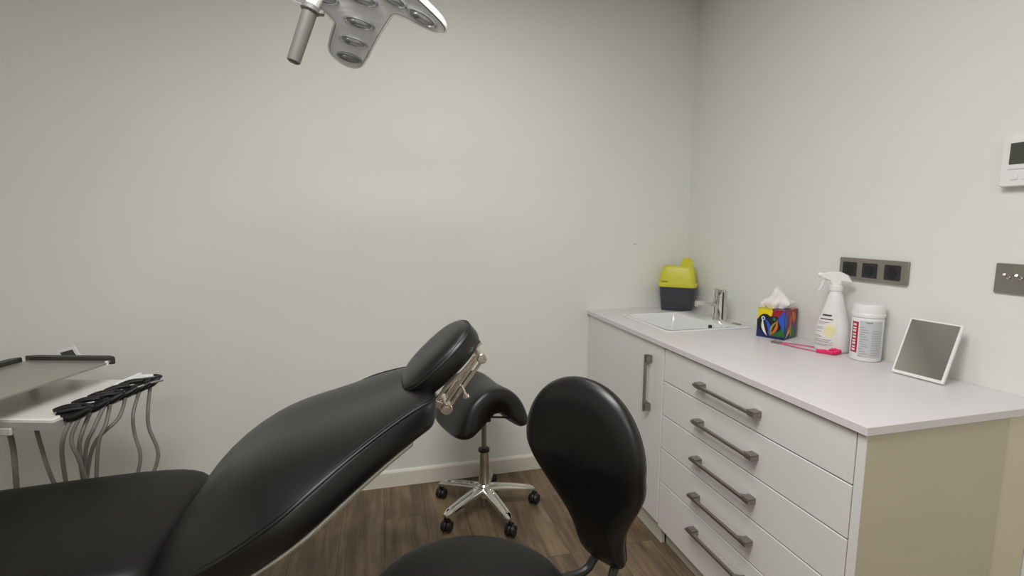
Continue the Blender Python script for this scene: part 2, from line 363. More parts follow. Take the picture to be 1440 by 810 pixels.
faces_ = {0: [('yellow', [(0, .078), (.05, .124), (0, .124)]), ('yellow', [(0, .076), (.075, .1), (.06, .1239), (0, .1239)]), ('crimson', [(.06, .096), (W_, .088), (W_, .1239), (.066, .1239)]),
    ('black', ell(.034, .062, .032, .04)), ('green', [(.055, .01), (W_, .012), (W_, .075), (.06, .08)]), ('black', ell(.078, .062, .026, .034)),
    ('blue', cres(.028, .085, .052, .012, .012, .007)), ('white', cres(.024, .08, .046, .008, -.008, .006)), ('orange', cres(.084, .085, .056, .012, .012, .006)), ('olive', cres(.09, .08, .06, .008, -.012, .0045)), ('white', ell(.026, .082, .008, .009)), ('blue', ell(.027, .082, .0045, .005)), ('green', ell(.073, .084, .008, .007)), ('blue', [(.086, .085), (.11, .124), (W_, .124), (W_, .03)])],
  1: [('crimson', [(0, .06), (W_, .05), (W_, .1239), (0, .1239)]), ('blue', cres(.0, .115, .03, .03, .0, .014)), ('purple', cres(.022, .12, .02, .01, .006, .01)), ('yellow', cres(.052, .1, .01, .004, .016, .008)), ('orange', cres(.06, .118, .1, .06, .0, .016)), ('green', [(.045, .004), (W_, .004), (W_, .045), (.06, .06)]), ('orange', cres(.055, .09, .062, .008, -.01, .009)), ('blue', cres(.085, .09, .08, .012, .006, .006)), ('crimson', cres(.098, .1, .094, .012, .004, .005)), ('grey', [(.103, 0), (W_, 0), (W_, .1239), (.108, .1239)])]}
pb = NB(); inks = []
def ink(n):
    if n not in inks: inks.append(n)
    return inks.index(n)
for fi, lst in faces_.items():
    o_, u_, n_ = (A_, tu, -tv) if fi == 0 else (B_, tv, tu)
    for k, (cn, pol) in enumerate(lst):
        pol = [(min(max(x, .0002), W_ - .0002), min(max(y, .001), TH - .0006)) for x, y in pol]
        f = pb.faces.new([pb.verts.new(o_ + u_ * x + V((0, 0, y)) + n_ * (.0002 + .00012 * k)) for x, y in pol]); f.material_index = ink(cn)
for cn, pol in (('yellow', [(.001, .001), (.06, .001), (.05, .05), (.001, .07)]), ('crimson', [(.06, .001), (W_ - .001, .001), (W_ - .001, .05)]), ('blue', [(.001, .075), (.05, .06), (.06, W_ - .001), (.001, W_ - .001)]), ('orange', [(W_ - .001, .06), (W_ - .001, W_ - .001), (.07, W_ - .001)])):
    f = pb.faces.new([pb.verts.new(A_ + tu * x + tv * y + V((0, 0, TH + .0003))) for x, y in pol]); f.material_index = ink(cn)
me_o = obj('printed_pattern', pb, ['ink_' + i for i in inks], tb, flat=True)
b = NB(); prism(b, ell(W_ / 2, W_ / 2, .042, .016), A_ + V((0, 0, TH + .0004)), tu, tv, (0, 0, 1), .0006)
obj('slot', b, 'ink_black', tb)
# tissue pulled out of it
b = NB(); top = A_ + tu * W_ / 2 + tv * W_ / 2 + V((0, 0, TH + .001)); R_ = []
fr = V((.85, -.53, 0)); fd = V((.53, .85, 0))
for k in range(13):
    t = k / 12; ring = []
    rad = .030 * (1 - t) ** .8 * (1 + .9 * math.exp(-((t - .28) / .18) ** 2)) + .003
    c = top + V((0, 0, .088 * t)) + fr * (.006 * math.sin(2.5 * t) - .012 * t * t) 
    for i in range(40):
        a = 2 * PI * i / 40
        w_ = 1 + .38 * math.sin(5 * a + 2 * t) * min(1, .3 + t * 2.0) + .22 * math.sin(9 * a - 5 * t)
        ring.append(c + fr * (math.cos(a) * rad * w_ * (1.0 if math.cos(a) > 0 else 1.25)) + fd * (math.sin(a) * rad * .6 * w_) + V((0, 0, .006 * math.sin(3 * a + 6 * t) * t)))
    R_.append(ring)
loft(b, R_)
tag(obj('tissue', b, 'tissue', angle=60), 'white crumpled tissue sticking up out of the colourful printed box', 'tissue')

# spray bottle
SBc = V((-.072, -1.075, .9003)); srz = math.radians(-52)
sp = thing('spray_bottle', 'white trigger spray bottle with a pale label standing against the wall', 'bottle', SBc)
Rs = Matrix.Rotation(srz, 3, 'Z')
prof = [(.050, 0), (.056, .004), (.058, .014), (.0585, .06), (.056, .09), (.050, .115), (.043, .14), (.0365, .165), (.030, .19), (.0245, .212), (.021, .222), (.0195, .226), (.0195, .236), (.001, .236)]
def spp(r, a, z): 
    k = .62 + .38 * max(0, min(1, (z - .15) / .07)); return SBc + Rs @ V((r * math.cos(a), r * k * math.sin(a), z))
b = NB(); loft(b, [[spp(r, 2 * PI * i / 36, z) for i in range(36)] for r, z in prof])
obj('body', b, 'white', sp, angle=50)
def wrap(prof_r, a0, a1, z0, z1, lift, n=14, mz=5):
    b = NB(); rows = []
    for j in range(mz + 1):
        z = z0 + (z1 - z0) * j / mz; r = prof_r(z) + lift
        rows.append([spp(r, a0 + (a1 - a0) * i / n, z) for i in range(n + 1)])
    loft(b, rows, (False, False), closed=False); return b
def pr(z):
    for (r0, z0), (r1, z1) in zip(prof, prof[1:]):
        if z0 <= z <= z1: return r0 + (r1 - r0) * (z - z0) / (z1 - z0)
    return prof[-1][0]
def mul(bs):
    out = NB()
    for x in bs:
        me = bpy.data.meshes.new('t'); x.to_mesh(me); x.free(); out.from_mesh(me); bpy.data.meshes.remove(me)
    return out
lb = obj('label', wrap(pr, math.radians(-160), math.radians(-72), .018, .152, .0012, 18, 12), 'label_pink', sp)
tx = []
for z, a0, a1, h in ((.136, -140, -96, .0065), (.1225, -146, -90, .004)): tx.append(wrap(pr, math.radians(a0), math.radians(a1), z, z + h, .002))
obj('heading_lines', mul(tx), 'print_dark', lb)
tx = [wrap(pr, math.radians(a0), math.radians(a1), z, z + .0016, .002) for z, a0, a1 in ((.112, -150, -100), (.106, -150, -112), (.092, -152, -118), (.086, -152, -122), (.076, -152, -124), (.060, -154, -126), (.054, -154, -120), (.046, -154, -90), (.041, -154, -96), (.036, -154, -84), (.028, -154, -84), (.0235, -154, -100))]
obj('text_lines', mul(tx), 'print', lb)
tx = []
for k in range(8):
    zc = .082 + .02 * math.cos(PI * (k + .5) / 8); hw = 20 * math.sin(PI * (k + .5) / 8)
    tx.append(wrap(pr, math.radians(-97 - hw), math.radians(-97 + hw), zc - .0028, zc + .0028, .0021, 8, 1))
obj('round_emblem', mul(tx), 'label_yellow', lb)
b = NB(); lathe(b, [(.021, .232), (.0225, .234), (.0225, .25), (.018, .255), (.017, .262), (.001, .262)], SBc)
obj('collar', b, 'white', sp)
b = NB(); hd = Rs @ V((-1, 0, 0)); hs_ = Rs @ V((0, 1, 0))
prism(b, [(.05, .262), (.043, .258), (.034, .281), (.028, .294), (.004, .303), (-.018, .303), (-.04, .290), (-.054, .272), (-.05, .266), (-.03, .272), (-.018, .256), (.0, .252), (.018, .254), (.022, .264), (.036, .276)][0:0] + [(-.05, .268), (-.018, .272), (-.016, .255), (.016, .255), (.022, .270), (.050, .281), (.053, .290), (.048, .296), (.024, .303), (-.01, .304), (-.035, .292)], SBc - hs_ * .014, hd, (0, 0, 1), hs_, .028, bev=.004)
obj('spray_head', b, 'white', sp)
b = NB(); cyl(b, SBc + hd * .048 + V((0, 0, .289)), SBc + hd * .062 + V((0, 0, .291)), .0105, .009, b=.0015)
obj('nozzle', b, 'white', sp)
b = NB(); tube(b, [SBc + hd * .03 + V((0, 0, .280)), SBc + hd * .044 + V((0, 0, .262)), SBc + hd * .048 + V((0, 0, .245)), SBc + hd * .056 + V((0, 0, .228))], .005, seg=8)
obj('trigger', b, 'white', sp)

# wipes canister
WC = V((-.062, -1.205, .9003))
wc = thing('wipes_canister', 'white round wipes canister with grey label and crimson strip', 'canister', WC)
b = NB(); lathe(b, [(.043, 0), (.0465, .003), (.048, .008), (.048, .152), (.0465, .156), (.001, .156)], WC, 40)
obj('body', b, 'white', wc)
b = NB(); lathe(b, [(.0465, .1565), (.050, .158), (.0505, .163), (.0505, .168), (.049, .171), (.049, .192), (.047, .199), (.042, .2025), (.001, .2025)], WC, 40)
obj('lid', b, 'white', wc)
def cwrap(a0, a1, z0, z1, r, n=14):
    b = NB(); loft(b, [[WC + V((r * math.cos(math.radians(a0 + (a1 - a0) * i / n)), r * math.sin(math.radians(a0 + (a1 - a0) * i / n)), z)) for i in range(n + 1)] for z in (z0, z1)], (False, False), closed=False); return b
# camera looks at it from bearing ~ -141 deg
lb = obj('grey_label', cwrap(-186 + 8 + 10, -90 + 10, .016, .146, .0484, 24), 'label', wc)
tx = [cwrap(-165 + (3 if k % 3 else 0), -150 + (k * 37 % 22), .02 + .0085 * k, .0215 + .0085 * k, .0487, 6) for k in range(13)] + [cwrap(-122, -100 + (k * 29 % 12), .026 + .0085 * k, .0272 + .0085 * k, .0487, 6) for k in range(11)] + [cwrap(-145, -122, .138, .1415, .0487, 6)]
obj('text_lines', mul(tx), M['print'], lb)
st = obj('crimson_strip', cwrap(-203, -172, .03, .140, .0485, 8), 'red', wc)
tx = [cwrap(-196, -180, .036 + .0112 * k, .0435 + .0112 * k - (.002 if k % 2 else 0), .0489, 4) for k in range(9)]
obj('strip_lettering', mul(tx), 'label_pink', st)

# pink cord with clips
pc = thing('clip_cord', 'hot pink cord with clips lying on the worktop in front of the tissue box', 'cord', (-.14, -1.02, .9))
zc = .9045
b = NB(); tube(b, [(-.186, -.928, zc), (-.180, -.965, zc), (-.172, -1.010, zc), (-.160, -1.055, zc), (-.146, -1.090, zc)], .0022)
tube(b, [(-.170, -.93, zc), (-.140, -.965, zc), (-.110, -1.01, zc), (-.096, -1.055, zc), (-.088, -1.095, zc)], .0022)
obj('cord', b, 'pink_cord', pc)
b = NB(); 
for p, q in (((-.196, -.905, zc + .001), (-.184, -.94, zc + .001)), ((-.184, -.905, zc + .003), (-.170, -.935, zc + .002))): cyl(b, p, q, .0045, .0035, b=.001)
obj('metal_clip', b, 'nickel', pc)
for p, q, r in (((-.150, -1.083, zc + .003), (-.123, -1.135, zc + .003), .007), ((-.096, -1.085, zc + .005), (-.085, -1.128, zc + .005), .009)):
    b = NB(); cyl(b, p, q, r, r * .9, b=.002, seg=12); tube(b, [V(p), (V(p) + V(q)) / 2 + V((0, 0, .007)), V(q)], .003)
    obj('pink_clip', b, 'pink', pc)
b = NB(); cyl(b, (-.123, -1.133, zc + .003), (-.085, -1.126, zc + .005), .0065, b=.002)
obj('clip_bridge', b, 'pink', pc)

# framed tabletop mirror leaning towards the wall
mo = V((-.121, -1.429, .9040)); mu = (V((-.113, -1.5005, 0)) - V((-.128, -1.357, 0))).normalized()
mn = V((-mu.y, mu.x, 0)); 
if mn.x > 0: mn = -mn
mv = (V((0, 0, .170)) - mn * .068).normalized(); mnn = mu.cross(mv).normalized()
if mnn.x > 0: mnn = -mnn
mi = thing('tabletop_mirror', 'white framed rectangular tabletop mirror tilted back near the end of the worktop', 'mirror', mo)
MW, MH = .148, .188
b = NB(); prism(b, rrect(-MW / 2, MW / 2, 0, MH, .004, 3), mo + mv * .001, mu, mv, -mnn, .009, bev=.0015)
obj('frame', b, 'white', mi)
b = NB(); prism(b, rrect(-MW / 2 + .0065, MW / 2 - .0065, .010, MH - .005, .002, 3), mo + mv * .001, mu, mv, mnn, .0006)
obj('glass', b, 'mirror', mi)
b = NB(); q = mo + mv * .13 - mnn * .009
prism(b, [(-.03, 0), (.03, 0), (.022, .0), (.022, -.001)][0:0] + [(-.028, 0), (.028, 0), (.034, -.119), (-.034, -.119)], q, mu, (V((0, 0, 1)) - V((mn.x, mn.y, 0)) * -.0 + V((-mn.x, -mn.y, 0)) * -.12).normalized(), -mnn, .003)
obj('stand', b, 'white', mi)

# ------------------------------------------------------------------ on the right wall
so = thing('socket_plate', 'satin nickel triple socket plate on the wall above the spray bottle', 'socket', (0, -1.155, 1.215))
b = NB(); prism(b, rrect(-.132, .132, -.041, .041, .004, 3), (-.0005, -1.156, 1.215), (0, -1, 0), (0, 0, 1), (-1, 0, 0), .010, bev=.0015)
obj('plate', b, 'plate', so)
for yc in (-1.069, -1.150, -1.235):
    f = NB(); prism(f, rrect(-.0285, .0285, -.0265, .0265, .003, 3), (-.0105, yc, 1.214), (0, -1, 0), (0, 0, 1), (-1, 0, 0), .0025, bev=.0007)
    f = obj('socket', f, 'rubber', so)
    b = NB(); lathe(b, [(.0195, 0), (.0185, -.0006), (.0175, .0008), (.001, .0008)], (0, 0, 0), 28)
    R = Matrix.Translation((-.0131, yc, 1.214)) @ Matrix.Rotation(-PI / 2, 4, 'Y')
    for v in b.verts: v.co = R @ v.co
    obj('recess', b, 'black', f)
    b = NB()
    for s in (-1, 1): cyl(b, (-.0138, yc + s * .0085, 1.214), (-.0150, yc + s * .0085, 1.214), .003)
    obj('pin_hole', b, 'rubber', f)

sw = thing('switch_plate', 'satin nickel switch plate with two small toggles at the right edge of the photo', 'switch', (0, -1.5785, 1.229))
b = NB(); prism(b, rrect(-.043, .043, -.0425, .0425, .002, 3), (-.0005, -1.5785, 1.229), (0, -1, 0), (0, 0, 1), (-1, 0, 0), .007, bev=.001)
obj('plate', b, 'plate', sw)
for yc in (-1.568, -1.5965):
    b = NB(); cyl(b, (-.0075, yc, 1.2325), (-.011, yc, 1.2325), .006, .0055, b=.001); cyl(b, (-.010, yc, 1.2325), (-.027, yc - .001, 1.2415), .0022, .0038, seg=12)
    obj('toggle', b, 'chrome', sw)

th = thing('thermostat', 'white wall thermostat with a small dark screen at the right edge of the photo', 'thermostat', (0, -1.588, 1.553))
b = NB(); prism(b, rrect(-.062, .062, -.066, .066, .006, 4), (-.0005, -1.590, 1.553), (0, -1, 0), (0, 0, 1), (-1, 0, 0), .026, bev=.003)
cs = obj('case', b, 'white', th)
b = NB(); prism(b, rrect(-.043, .043, 0, .058, .002, 3), (-.0266, -1.590, 1.5475), (0, -1, 0), (0, 0, 1), (-1, 0, 0), .0008)
obj('display', b, 'screen', th)
b = NB(); box(b, -.0275, -.0266, -1.64, -1.546, 1.533, 1.536, b=.0003)
obj('groove', b, 'label', th)
for yc in (-1.563, -1.59, -1.617):
    b = NB(); box(b, -.0285, -.0263, yc - .009, yc + .009, 1.505, 1.52, b=.0015)
    obj('button', b, 'white', th)

# ------------------------------------------------------------------ saddle stool
SC = V((-1.285, -.345, 0))
def star_base(parent, c, R, ang0, hub_z, arm_mat, end_z=.075, casters=True):
    b = NB(); lathe(b, [(.001, hub_z - .05), (.028, hub_z - .05), (.034, hub_z - .02), (.033, hub_z + .01), (.028, hub_z + .016), (.001, hub_z + .016)], c)
    h = obj('hub', b, arm_mat, parent)
    b = NB(); cyl(b, c + V((0, 0, hub_z - .10)), c + V((0, 0, hub_z - .045)), .014, b=.003)
    obj('gas_spring_foot', b, 'nickel', parent)
    for k in range(5):
        a = math.radians(ang0 - 72 * k); d = V((math.cos(a), math.sin(a), 0)); s = V((-d.y, d.x, 0)); b = NB(); rings = []
        for j in range(11):
            t = j / 10; p = c + d * (.022 + (R - .022) * t) + V((0, 0, hub_z - .012 + (end_z - hub_z + .012) * t ** 1.6)); hw = .026 - .007 * t; hh = .016 - .006 * t
            if j == 10: hw *= .6; hh *= .6
            g = .45 if 1 < j < 9 else .9
            rings.append([p + s * x * hw + V((0, 0, z * hh)) for x, z in ((-1, -.8), (-1, .5), (-.8, 1), (-.45, 1), (-.3, g), (.3, g), (.45, 1), (.8, 1), (1, .5), (1, -.8))])
        loft(b, rings); obj('base_arm', b, arm_mat, parent, angle=40)
        if casters:
            q = c + d * (R - .004); ca = obj('caster', caster_bm(q, a + .9 + k * 1.3, end_z), 'black', parent)
def caster_bm(q, a, z):
    b = NB(); t = V((math.cos(a), math.sin(a), 0)); ax = V((-t.y, t.x, 0)); c = V((q.x, q.y, 0)) + t * .012 + V((0, 0, .0265))
    for s in (-1, 1): cyl(b, c + ax * s * .005, c + ax * s * .023, .026, .024, seg=22, b=.003)
    cyl(b, c - ax * .006, c + ax * .006, .012)
    rr = [c + (t * math.cos(x) + V((0, 0, 1)) * math.sin(x)) * .0285 for x in [PI * k / 8 for k in range(9)]]
    tube(b, rr, .006, smooth=False); cyl(b, V((q.x, q.y, .04)), V((q.x, q.y, z - .004)), .007)
    return b
ss = thing('saddle_stool', 'black saddle seat stool on a five arm chrome base by the back wall', 'stool', SC)
la = math.radians(17); lx = V((math.cos(la), math.sin(la), 0)); ly = V((-lx.y, lx.x, 0)); sc0 = SC + V((-.022, -.02, .022))
b = NB(); rings = []
Nv, Nu = 15, 24
for j in range(Nv):
    v = -1 + 2 * j / (Nv - 1); e = (1 - abs(v) ** 5) ** .5 if abs(v) < 1 else 0
    e = max(e, .22); HL = .165
    topz = .632 + .028 * max(0, v) ** 2 + .012 * max(0, -v) ** 2; hw = (.185 if v < .2 else .185 + .012 * (v - .2)) * (.72 + .28 * e)
    drop = .205 * (.80 + .2 * e); th_ = .066 * (.35 + .65 * e)
    o_, i_ = [], []
    for i in range(Nu + 1):
        u = -1 + 2 * i / Nu; ang = u * PI / 2 * .98
        zz = topz - drop * (1 - math.cos(ang) ** 1.15 if math.cos(ang) > 0 else 1)
        xx = hw * math.copysign(abs(math.sin(ang)) ** .9, u)
        o_.append(sc0 + lx * xx + ly * (v * HL + (-.02 * abs(u) ** 2)) + V((0, 0, zz - (1 - e) * .018)))
        k = 1 - .36 * (1 - .25 * abs(u))
        i_.append(sc0 + lx * xx * k * (1 if abs(u) < .99 else 1.05) + ly * (v * HL * .96 + (-.02 * abs(u) ** 2)) + V((0, 0, zz - (1 - e) * .018 - th_ * (1 - .8 * abs(u) ** 3))))
    rings.append(o_ + i_[::-1])
loft(b, rings); obj('seat', b, 'leather', ss, angle=180, subsurf=1)
b = NB(); box(b, -.05, .05, -.075, .075, .505, .535, b=.004)
box(b, -.024, .024, -.03, .03, .452, .51, b=.004)
Rm = Matrix.Translation(SC) @ Matrix.Rotation(la, 4, 'Z')
for v in b.verts: v.co = Rm @ v.co
obj('seat_mount', b, 'black', ss)
b = NB(); tube(b, [SC + V((.03, -.02, .475)), SC + V((.10, -.03, .47)), SC + V((.15, -.05, .46))], .005)
obj('lever', b, 'black', ss)
obj('piston', bmc(SC + V((0, 0, .30)), SC + V((0, 0, .46)), .0125), 'nickel', ss)
b = NB(); lathe(b, [(.0245, .10), (.026, .12), (.024, .30), (.024, .305), (.001, .305)], SC)
obj('column', b, 'chrome', ss)
b = NB(); lathe(b, [(.024, .302), (.0275, .303), (.0275, .314), (.016, .316), (.001, .316)], SC)
obj('column_collar', b, 'black', ss)
star_base(ss, SC, .25, -2, .125, 'chrome', end_z=.083)

# ------------------------------------------------------------------ instrument delivery unit (left)
TU = V((.268, .963, 0)).normalized(); TV = V((-TU.y, TU.x, 0))      # along the instrument row, and back from it
TN = V((-2.728, -.79, .77))
def P(a, d, z): return V((TN.x, TN.y, 0)) + TU * a + TV * d + V((0, 0, z))
du = thing('instrument_unit', 'dental instrument tray unit with hoses, standing beyond the patient chair on the left', 'dental unit', P(.18, .42, 0))
b = NB(); loft(b, [[P(*q, .722) for q in ((.04, .05), (.36, .05), (.36, .62), (.04, .62))], [P(*q, .740) for q in ((-.005, .0), (.385, .0), (.385, .64), (-.005, .64))], [P(*q, .768) for q in ((-.012, -.008), (.392, -.008), (.392, .65), (-.012, .65))], [P(*q, .772) for q in ((-.008, -.004), (.388, -.004), (.388, .646), (-.008, .646))]])
obj('tray_base', b, 'tray_grey', du)
b = NB(); loft(b, [[P(*q, .7725) for q in ((-.006, 0), (.39, 0), (.39, .6), (-.006, .6))], [P(*q, .778) for q in ((-.002, .004), (.386, .004), (.386, .596), (-.002, .596))]])
obj('white_tray_top', b, 'tray', du)
# side drawer pull and knob on the near side
b = NB(); box(b, .12, .30, -.022, -.012, .728, .752, b=.003)
for v in b.verts: v.co = P(v.co.y, v.co.x, v.co.z)
obj('side_handle', b, 'tray_grey', du)
b = NB(); cyl(b, P(-.012, .26, .735), P(-.03, .26, .735), .012, b=.002)
obj('knob', b, 'white', du)
# raised grey panel with dark bumpers
pz = .858
b = NB(); prism(b, [(-.12, .088), (.325, .088), (.352, .10), (.352, .41), (-.12, .41)], V((TN.x, TN.y, pz)), TU, TV, (0, 0, 1), .008, bev=.002)
pn = obj('upper_panel', b, 'glass_panel', du)
b = NB(); prism(b, [(.352, .085), (.365, .11), (.365, .40), (.352, .43), (.338, .40), (.338, .12)], V((TN.x, TN.y, pz - .008)), TU, TV, (0, 0, 1), .03, bev=.005)
obj('bumper', b, 'dark_bar', pn)
b = NB(); prism(b, [(.335, .425), (.31, .445), (-.10, .445), (-.12, .43), (-.10, .41), (.30, .41)], V((TN.x, TN.y, pz - .004)), TU, TV, (0, 0, 1), .026, bev=.005)
obj('bumper', b, 'dark_bar', pn)
b = NB(); cyl(b, P(.32, .092, pz - .004), P(.32, .092, pz + .012), .006, b=.001)
obj('stud', b, 'white', pn)
for a, d in ((.1, .36), (.3, .36)):
    obj('panel_post', bmc(P(a, d, .777), P(a, d, pz), .014), 'tray_grey', du)
# instruments in their black holders
def instrument(a, d0, ln, r, yaw_, tip, white=False, zz=.772):
    dr = (-TV * math.cos(yaw_) + TU * math.sin(yaw_)); up_ = V((0, 0, 1)); sd = dr.cross(up_)
    c = P(a, d0, zz); b = NB(); rings = []
    for k in range(9):
        t = k / 8; rr = r * (.55 + .65 * math.sin(PI * (.12 + .76 * t))) ; p = c + dr * ln * t + up_ * (tip * t - .012 * math.sin(PI * t))
        rings.append([p + sd * rr * math.cos(x) + up_ * rr * .72 * math.sin(x) for x in [2 * PI * i / 14 for i in range(14)]])
    loft(b, rings); return obj('instrument_holder', b, 'black', du, angle=60), c, dr
hold = [(.035, .022, .088, .021, .35), (.098, .02, .088, .019, .45), (.16, .02, .086, .020, .55), (.222, .016, .086, .020, .6), (.285, .014, .086, .021, .6), (.345, .016, .082, .022, .5)]
tips = []
for i, (a, d0, ln, r, yw) in enumerate(hold):
    h, c, dr = instrument(a, d0, ln, r, yw, .016); tips.append((c, dr, ln))
    b = NB(); q = c - dr * .008 + V((0, 0, .018)); e = c + dr * ln * .75 + V((0, 0, .026))
    tube(b, [q, (q + e) / 2 + V((0, 0, .004)), e], lambda t: .0065 + .003 * math.sin(PI * t), seg=10)
    obj('handpiece', b, 'black' if i != 5 else 'white', h)
    b = NB(); tube(b, [c + dr * ln * .2 + V((0, 0, .018)) + TU * .018, c + dr * ln * .62 + V((0, 0, .024)) + TU * .022, c + dr * ln + V((0, 0, .018)) + TU * .006, c + dr * ln * .62 + V((0, 0, .022)) - TU * .018, c + dr * ln * .2 + V((0, 0, .018)) - TU * .016], .0045)
    if i in (0, 2, 5): obj('cradle_rim', b, 'rubber', h)
    else: b.free()
b = NB(); tube(b, [P(.27, -.03, .778), P(.32, -.055, .784), P(.36, -.085, .786)], .004)
obj('metal_rod', b, 'chrome', du)
b = NB(); tube(b, [P(.27, .035, .79), P(.34, .03, .795), P(.392, .024, .799)], lambda t: .009 - .002 * t, seg=12)
obj('white_handpiece', b, 'white', du)
def hose(pts, r=.0058): 
    b = NB(); tube(b, pts, r, seg=8); obj('hose', b, 'hose', du)
def hz(x, y, z): return V((x, y, z))
def tip(i, f, sd): c, dr, ln = tips[i]; return tuple(c + dr * ln * f + V((-dr.y, dr.x, 0)) * sd + V((0, 0, -.004)))
hs = [[(-2.895, -.71, .725), (-2.893, -.705, .66), (-2.898, -.70, .575), (-2.93, -.66, .42)],
      [(-2.83, -.70, .725), (-2.822, -.70, .66), (-2.808, -.70, .57), (-2.80, -.66, .42)],
      [tip(0, .45, .004), (-2.715, -.78, .71), (-2.735, -.76, .62), (-2.76, -.70, .42)],
      [tip(0, .7, -.004), (-2.70, -.77, .70), (-2.69, -.76, .62), (-2.69, -.70, .42)],
      [tip(1, .5, .0), (-2.685, -.735, .71), (-2.70, -.735, .64), (-2.715, -.70, .42)],
      [tip(1, .85, .0), (-2.66, -.725, .71), (-2.69, -.72, .64), (-2.74, -.68, .42)],
      [tip(2, .6, 0), (-2.645, -.68, .71), (-2.665, -.70, .64), (-2.70, -.68, .42)],
      [tip(3, .6, 0), (-2.628, -.635, .71), (-2.69, -.68, .63), (-2.735, -.68, .42)],
      [tip(4, .62, 0), (-2.612, -.57, .70), (-2.610, -.58, .63), (-2.59, -.60, .54), (-2.62, -.62, .42)],
      [tip(5, .62, 0), (-2.585, -.52, .70), (-2.580, -.54, .63), (-2.55, -.56, .53), (-2.58, -.60, .42)]]
for k, h in enumerate(hs): hose([V(q) for q in h], .0078 if k == 0 else .0062)
b = NB(); box(b, -.07, .07, -.06, .06, .36, .43, b=.012); 
for v in b.verts: v.co += V((-2.70, -.65, 0))
box(b, -3.12, -2.66, -.68, -.62, .34, .40, b=.008)
obj('hose_manifold', b, 'tray_grey', du)
b = NB(); q = P(.19, .5, 0); cyl(b, q + V((0, 0, .025)), q + V((0, 0, .73)), .035); obj('column', b, 'tray_grey', du)
b = NB(); lathe(b, [(.001, 0), (.21, 0), (.22, .01), (.20, .03), (.06, .05), (.001, .05)], q); obj('foot', b, 'tray_grey', du)
# little display standing behind the panel
sd_ = [V((-2.996, -.25, .865)), V((-2.934, -.25, .881)), V((-2.900, -.25, .800)), V((-2.962, -.25, .784))]
uu = (sd_[1] - sd_[0]).normalized(); vv = (sd_[3] - sd_[0]).normalized()
nn = uu.cross(vv).normalized()
if nn.y > 0: nn = -nn
o0 = sd_[0] + V((0, 0, .008))
b = NB(); prism(b, [(0, 0), (.064, 0), (.064, .085), (0, .085)], o0, uu, vv, -nn, .010, bev=.001); fr_ = obj('display', b, 'white', du)
b = NB(); prism(b, [(.010, .011), (.054, .011), (.054, .074), (.010, .074)], o0, uu, vv, nn, .0008); obj('display_screen', b, 'screen', fr_)
b = NB(); tube(b, [o0 + uu * .032 + vv * .08 - nn * .006, P(.36, .55, .80), P(.3, .56, .76)], .006); obj('display_stalk', b, 'tray_grey', du)

# ------------------------------------------------------------------ patient chair
YC = -1.15
pch = thing('dental_chair', 'black padded dental patient chair, reclined, with headrest, filling the lower left', 'dental chair', (-2.7, YC, 0))
# seat cushion
b = NB(); rings = []
def seat_sec(x, hw, zt, th_, rnd):
    pts = []
    for k in range(11):                    # top, crowned, from far to near
        t = -1 + 2 * k / 10; pts.append((x, YC - t * (hw - rnd * .4), zt - .014 * abs(t) ** 3))
    pts.append((x, YC - hw, zt - rnd)); pts.append((x, YC - hw + .004, zt - th_ + .02)); pts.append((x, YC - hw + .03, zt - th_))
    pts.append((x, YC + hw - .03, zt - th_)); pts.append((x, YC + hw - .004, zt - th_ + .02)); pts.append((x, YC + hw, zt - rnd))
    return pts
for x, hw, zt, th_ in ((-3.42, .20, .60, .08), (-3.38, .225, .618, .11), (-3.2, .255, .622, .12), (-3.0, .262, .624, .12), (-2.8, .27, .628, .12), (-2.6, .275, .634, .12), (-2.45, .275, .638, .12), (-2.34, .268, .636, .12), (-2.285, .255, .626, .115), (-2.256, .235, .606, .10), (-2.248, .22, .585, .075)):
    rings.append(seat_sec(x, hw, zt, th_, .03))
loft(b, rings); obj('seat_cushion', b, 'leather_soft', pch, angle=180, subsurf=1)
# backrest: stations (x, z, half width)
ST = [(-2.262, .572, .250), (-2.255, .577, .262), (-2.23, .592, .275), (-2.17, .622, .308), (-2.09, .674, .348), (-2.01, .731, .370), (-1.95, .768, .362), (-1.90, .799, .338), (-1.84, .834, .303), (-1.77, .872, .266), (-1.70, .901, .222), (-1.655, .915, .192), (-1.625, .921, .172), (-1.606, .923, .150), (-1.597, .922, .125)]
CROWN = [.026, .034, .050, .088, .108, .102, .087, .068, .046, .026, .022, .020, .020, .020, .020]
pts = [V((x, 0, z)) for x, z, h in ST]
def nrm(i):
    d = pts[min(i + 1, len(pts) - 1)] - pts[max(i - 1, 0)]; return V((-d.z, 0, d.x)).normalized(), d.normalized()
def back_ring(i, scale=1.0):
    x, z, hw = ST[i]; n, d = nrm(i); p = V((x, YC, z)); f = 1.0
    if i >= 13: f = (.8, .55)[i - 13]
    if i < 2: f = (.5, .8)[i]
    TT = .082 * f; out = []
    for k in range(15):
        t = -1 + 2 * k / 14
        off = CROWN[i] * (1 - abs(t) ** 3.2) * f - .010 * math.exp(-(t / .45) ** 2) * f
        out.append(p - V((0, 1, 0)) * hw * t + n * off)
    yy = V((0, 1, 0))
    side = [(hw + .004, -.006), (hw + .008, -.03), (hw + .002, -.06), (hw - .012, -.078), (hw - .035, -.082)]
    near = [p - yy * a + n * (o_ * f) for a, o_ in side]; far = [p + yy * a + n * (o_ * f) for a, o_ in side]
    return out + near + far[::-1]
b = NB(); loft(b, [back_ring(i) for i in range(len(ST))])
bk = obj('backrest', b, 'leather', pch, angle=180, subsurf=1)
b = NB()
for s in (-1, 1):
    for dz, dy, rr in ((.0012, .002, .0024), (.0055, -.006, .0009)):
        q = []
        for i in range(1, len(ST)):
            x, z, hw = ST[i]; n, d = nrm(i); q.append(V((x, YC + s * (hw + dy), z)) + n * (dz - .003))
        tube(b, q, rr, seg=6, sub=3)
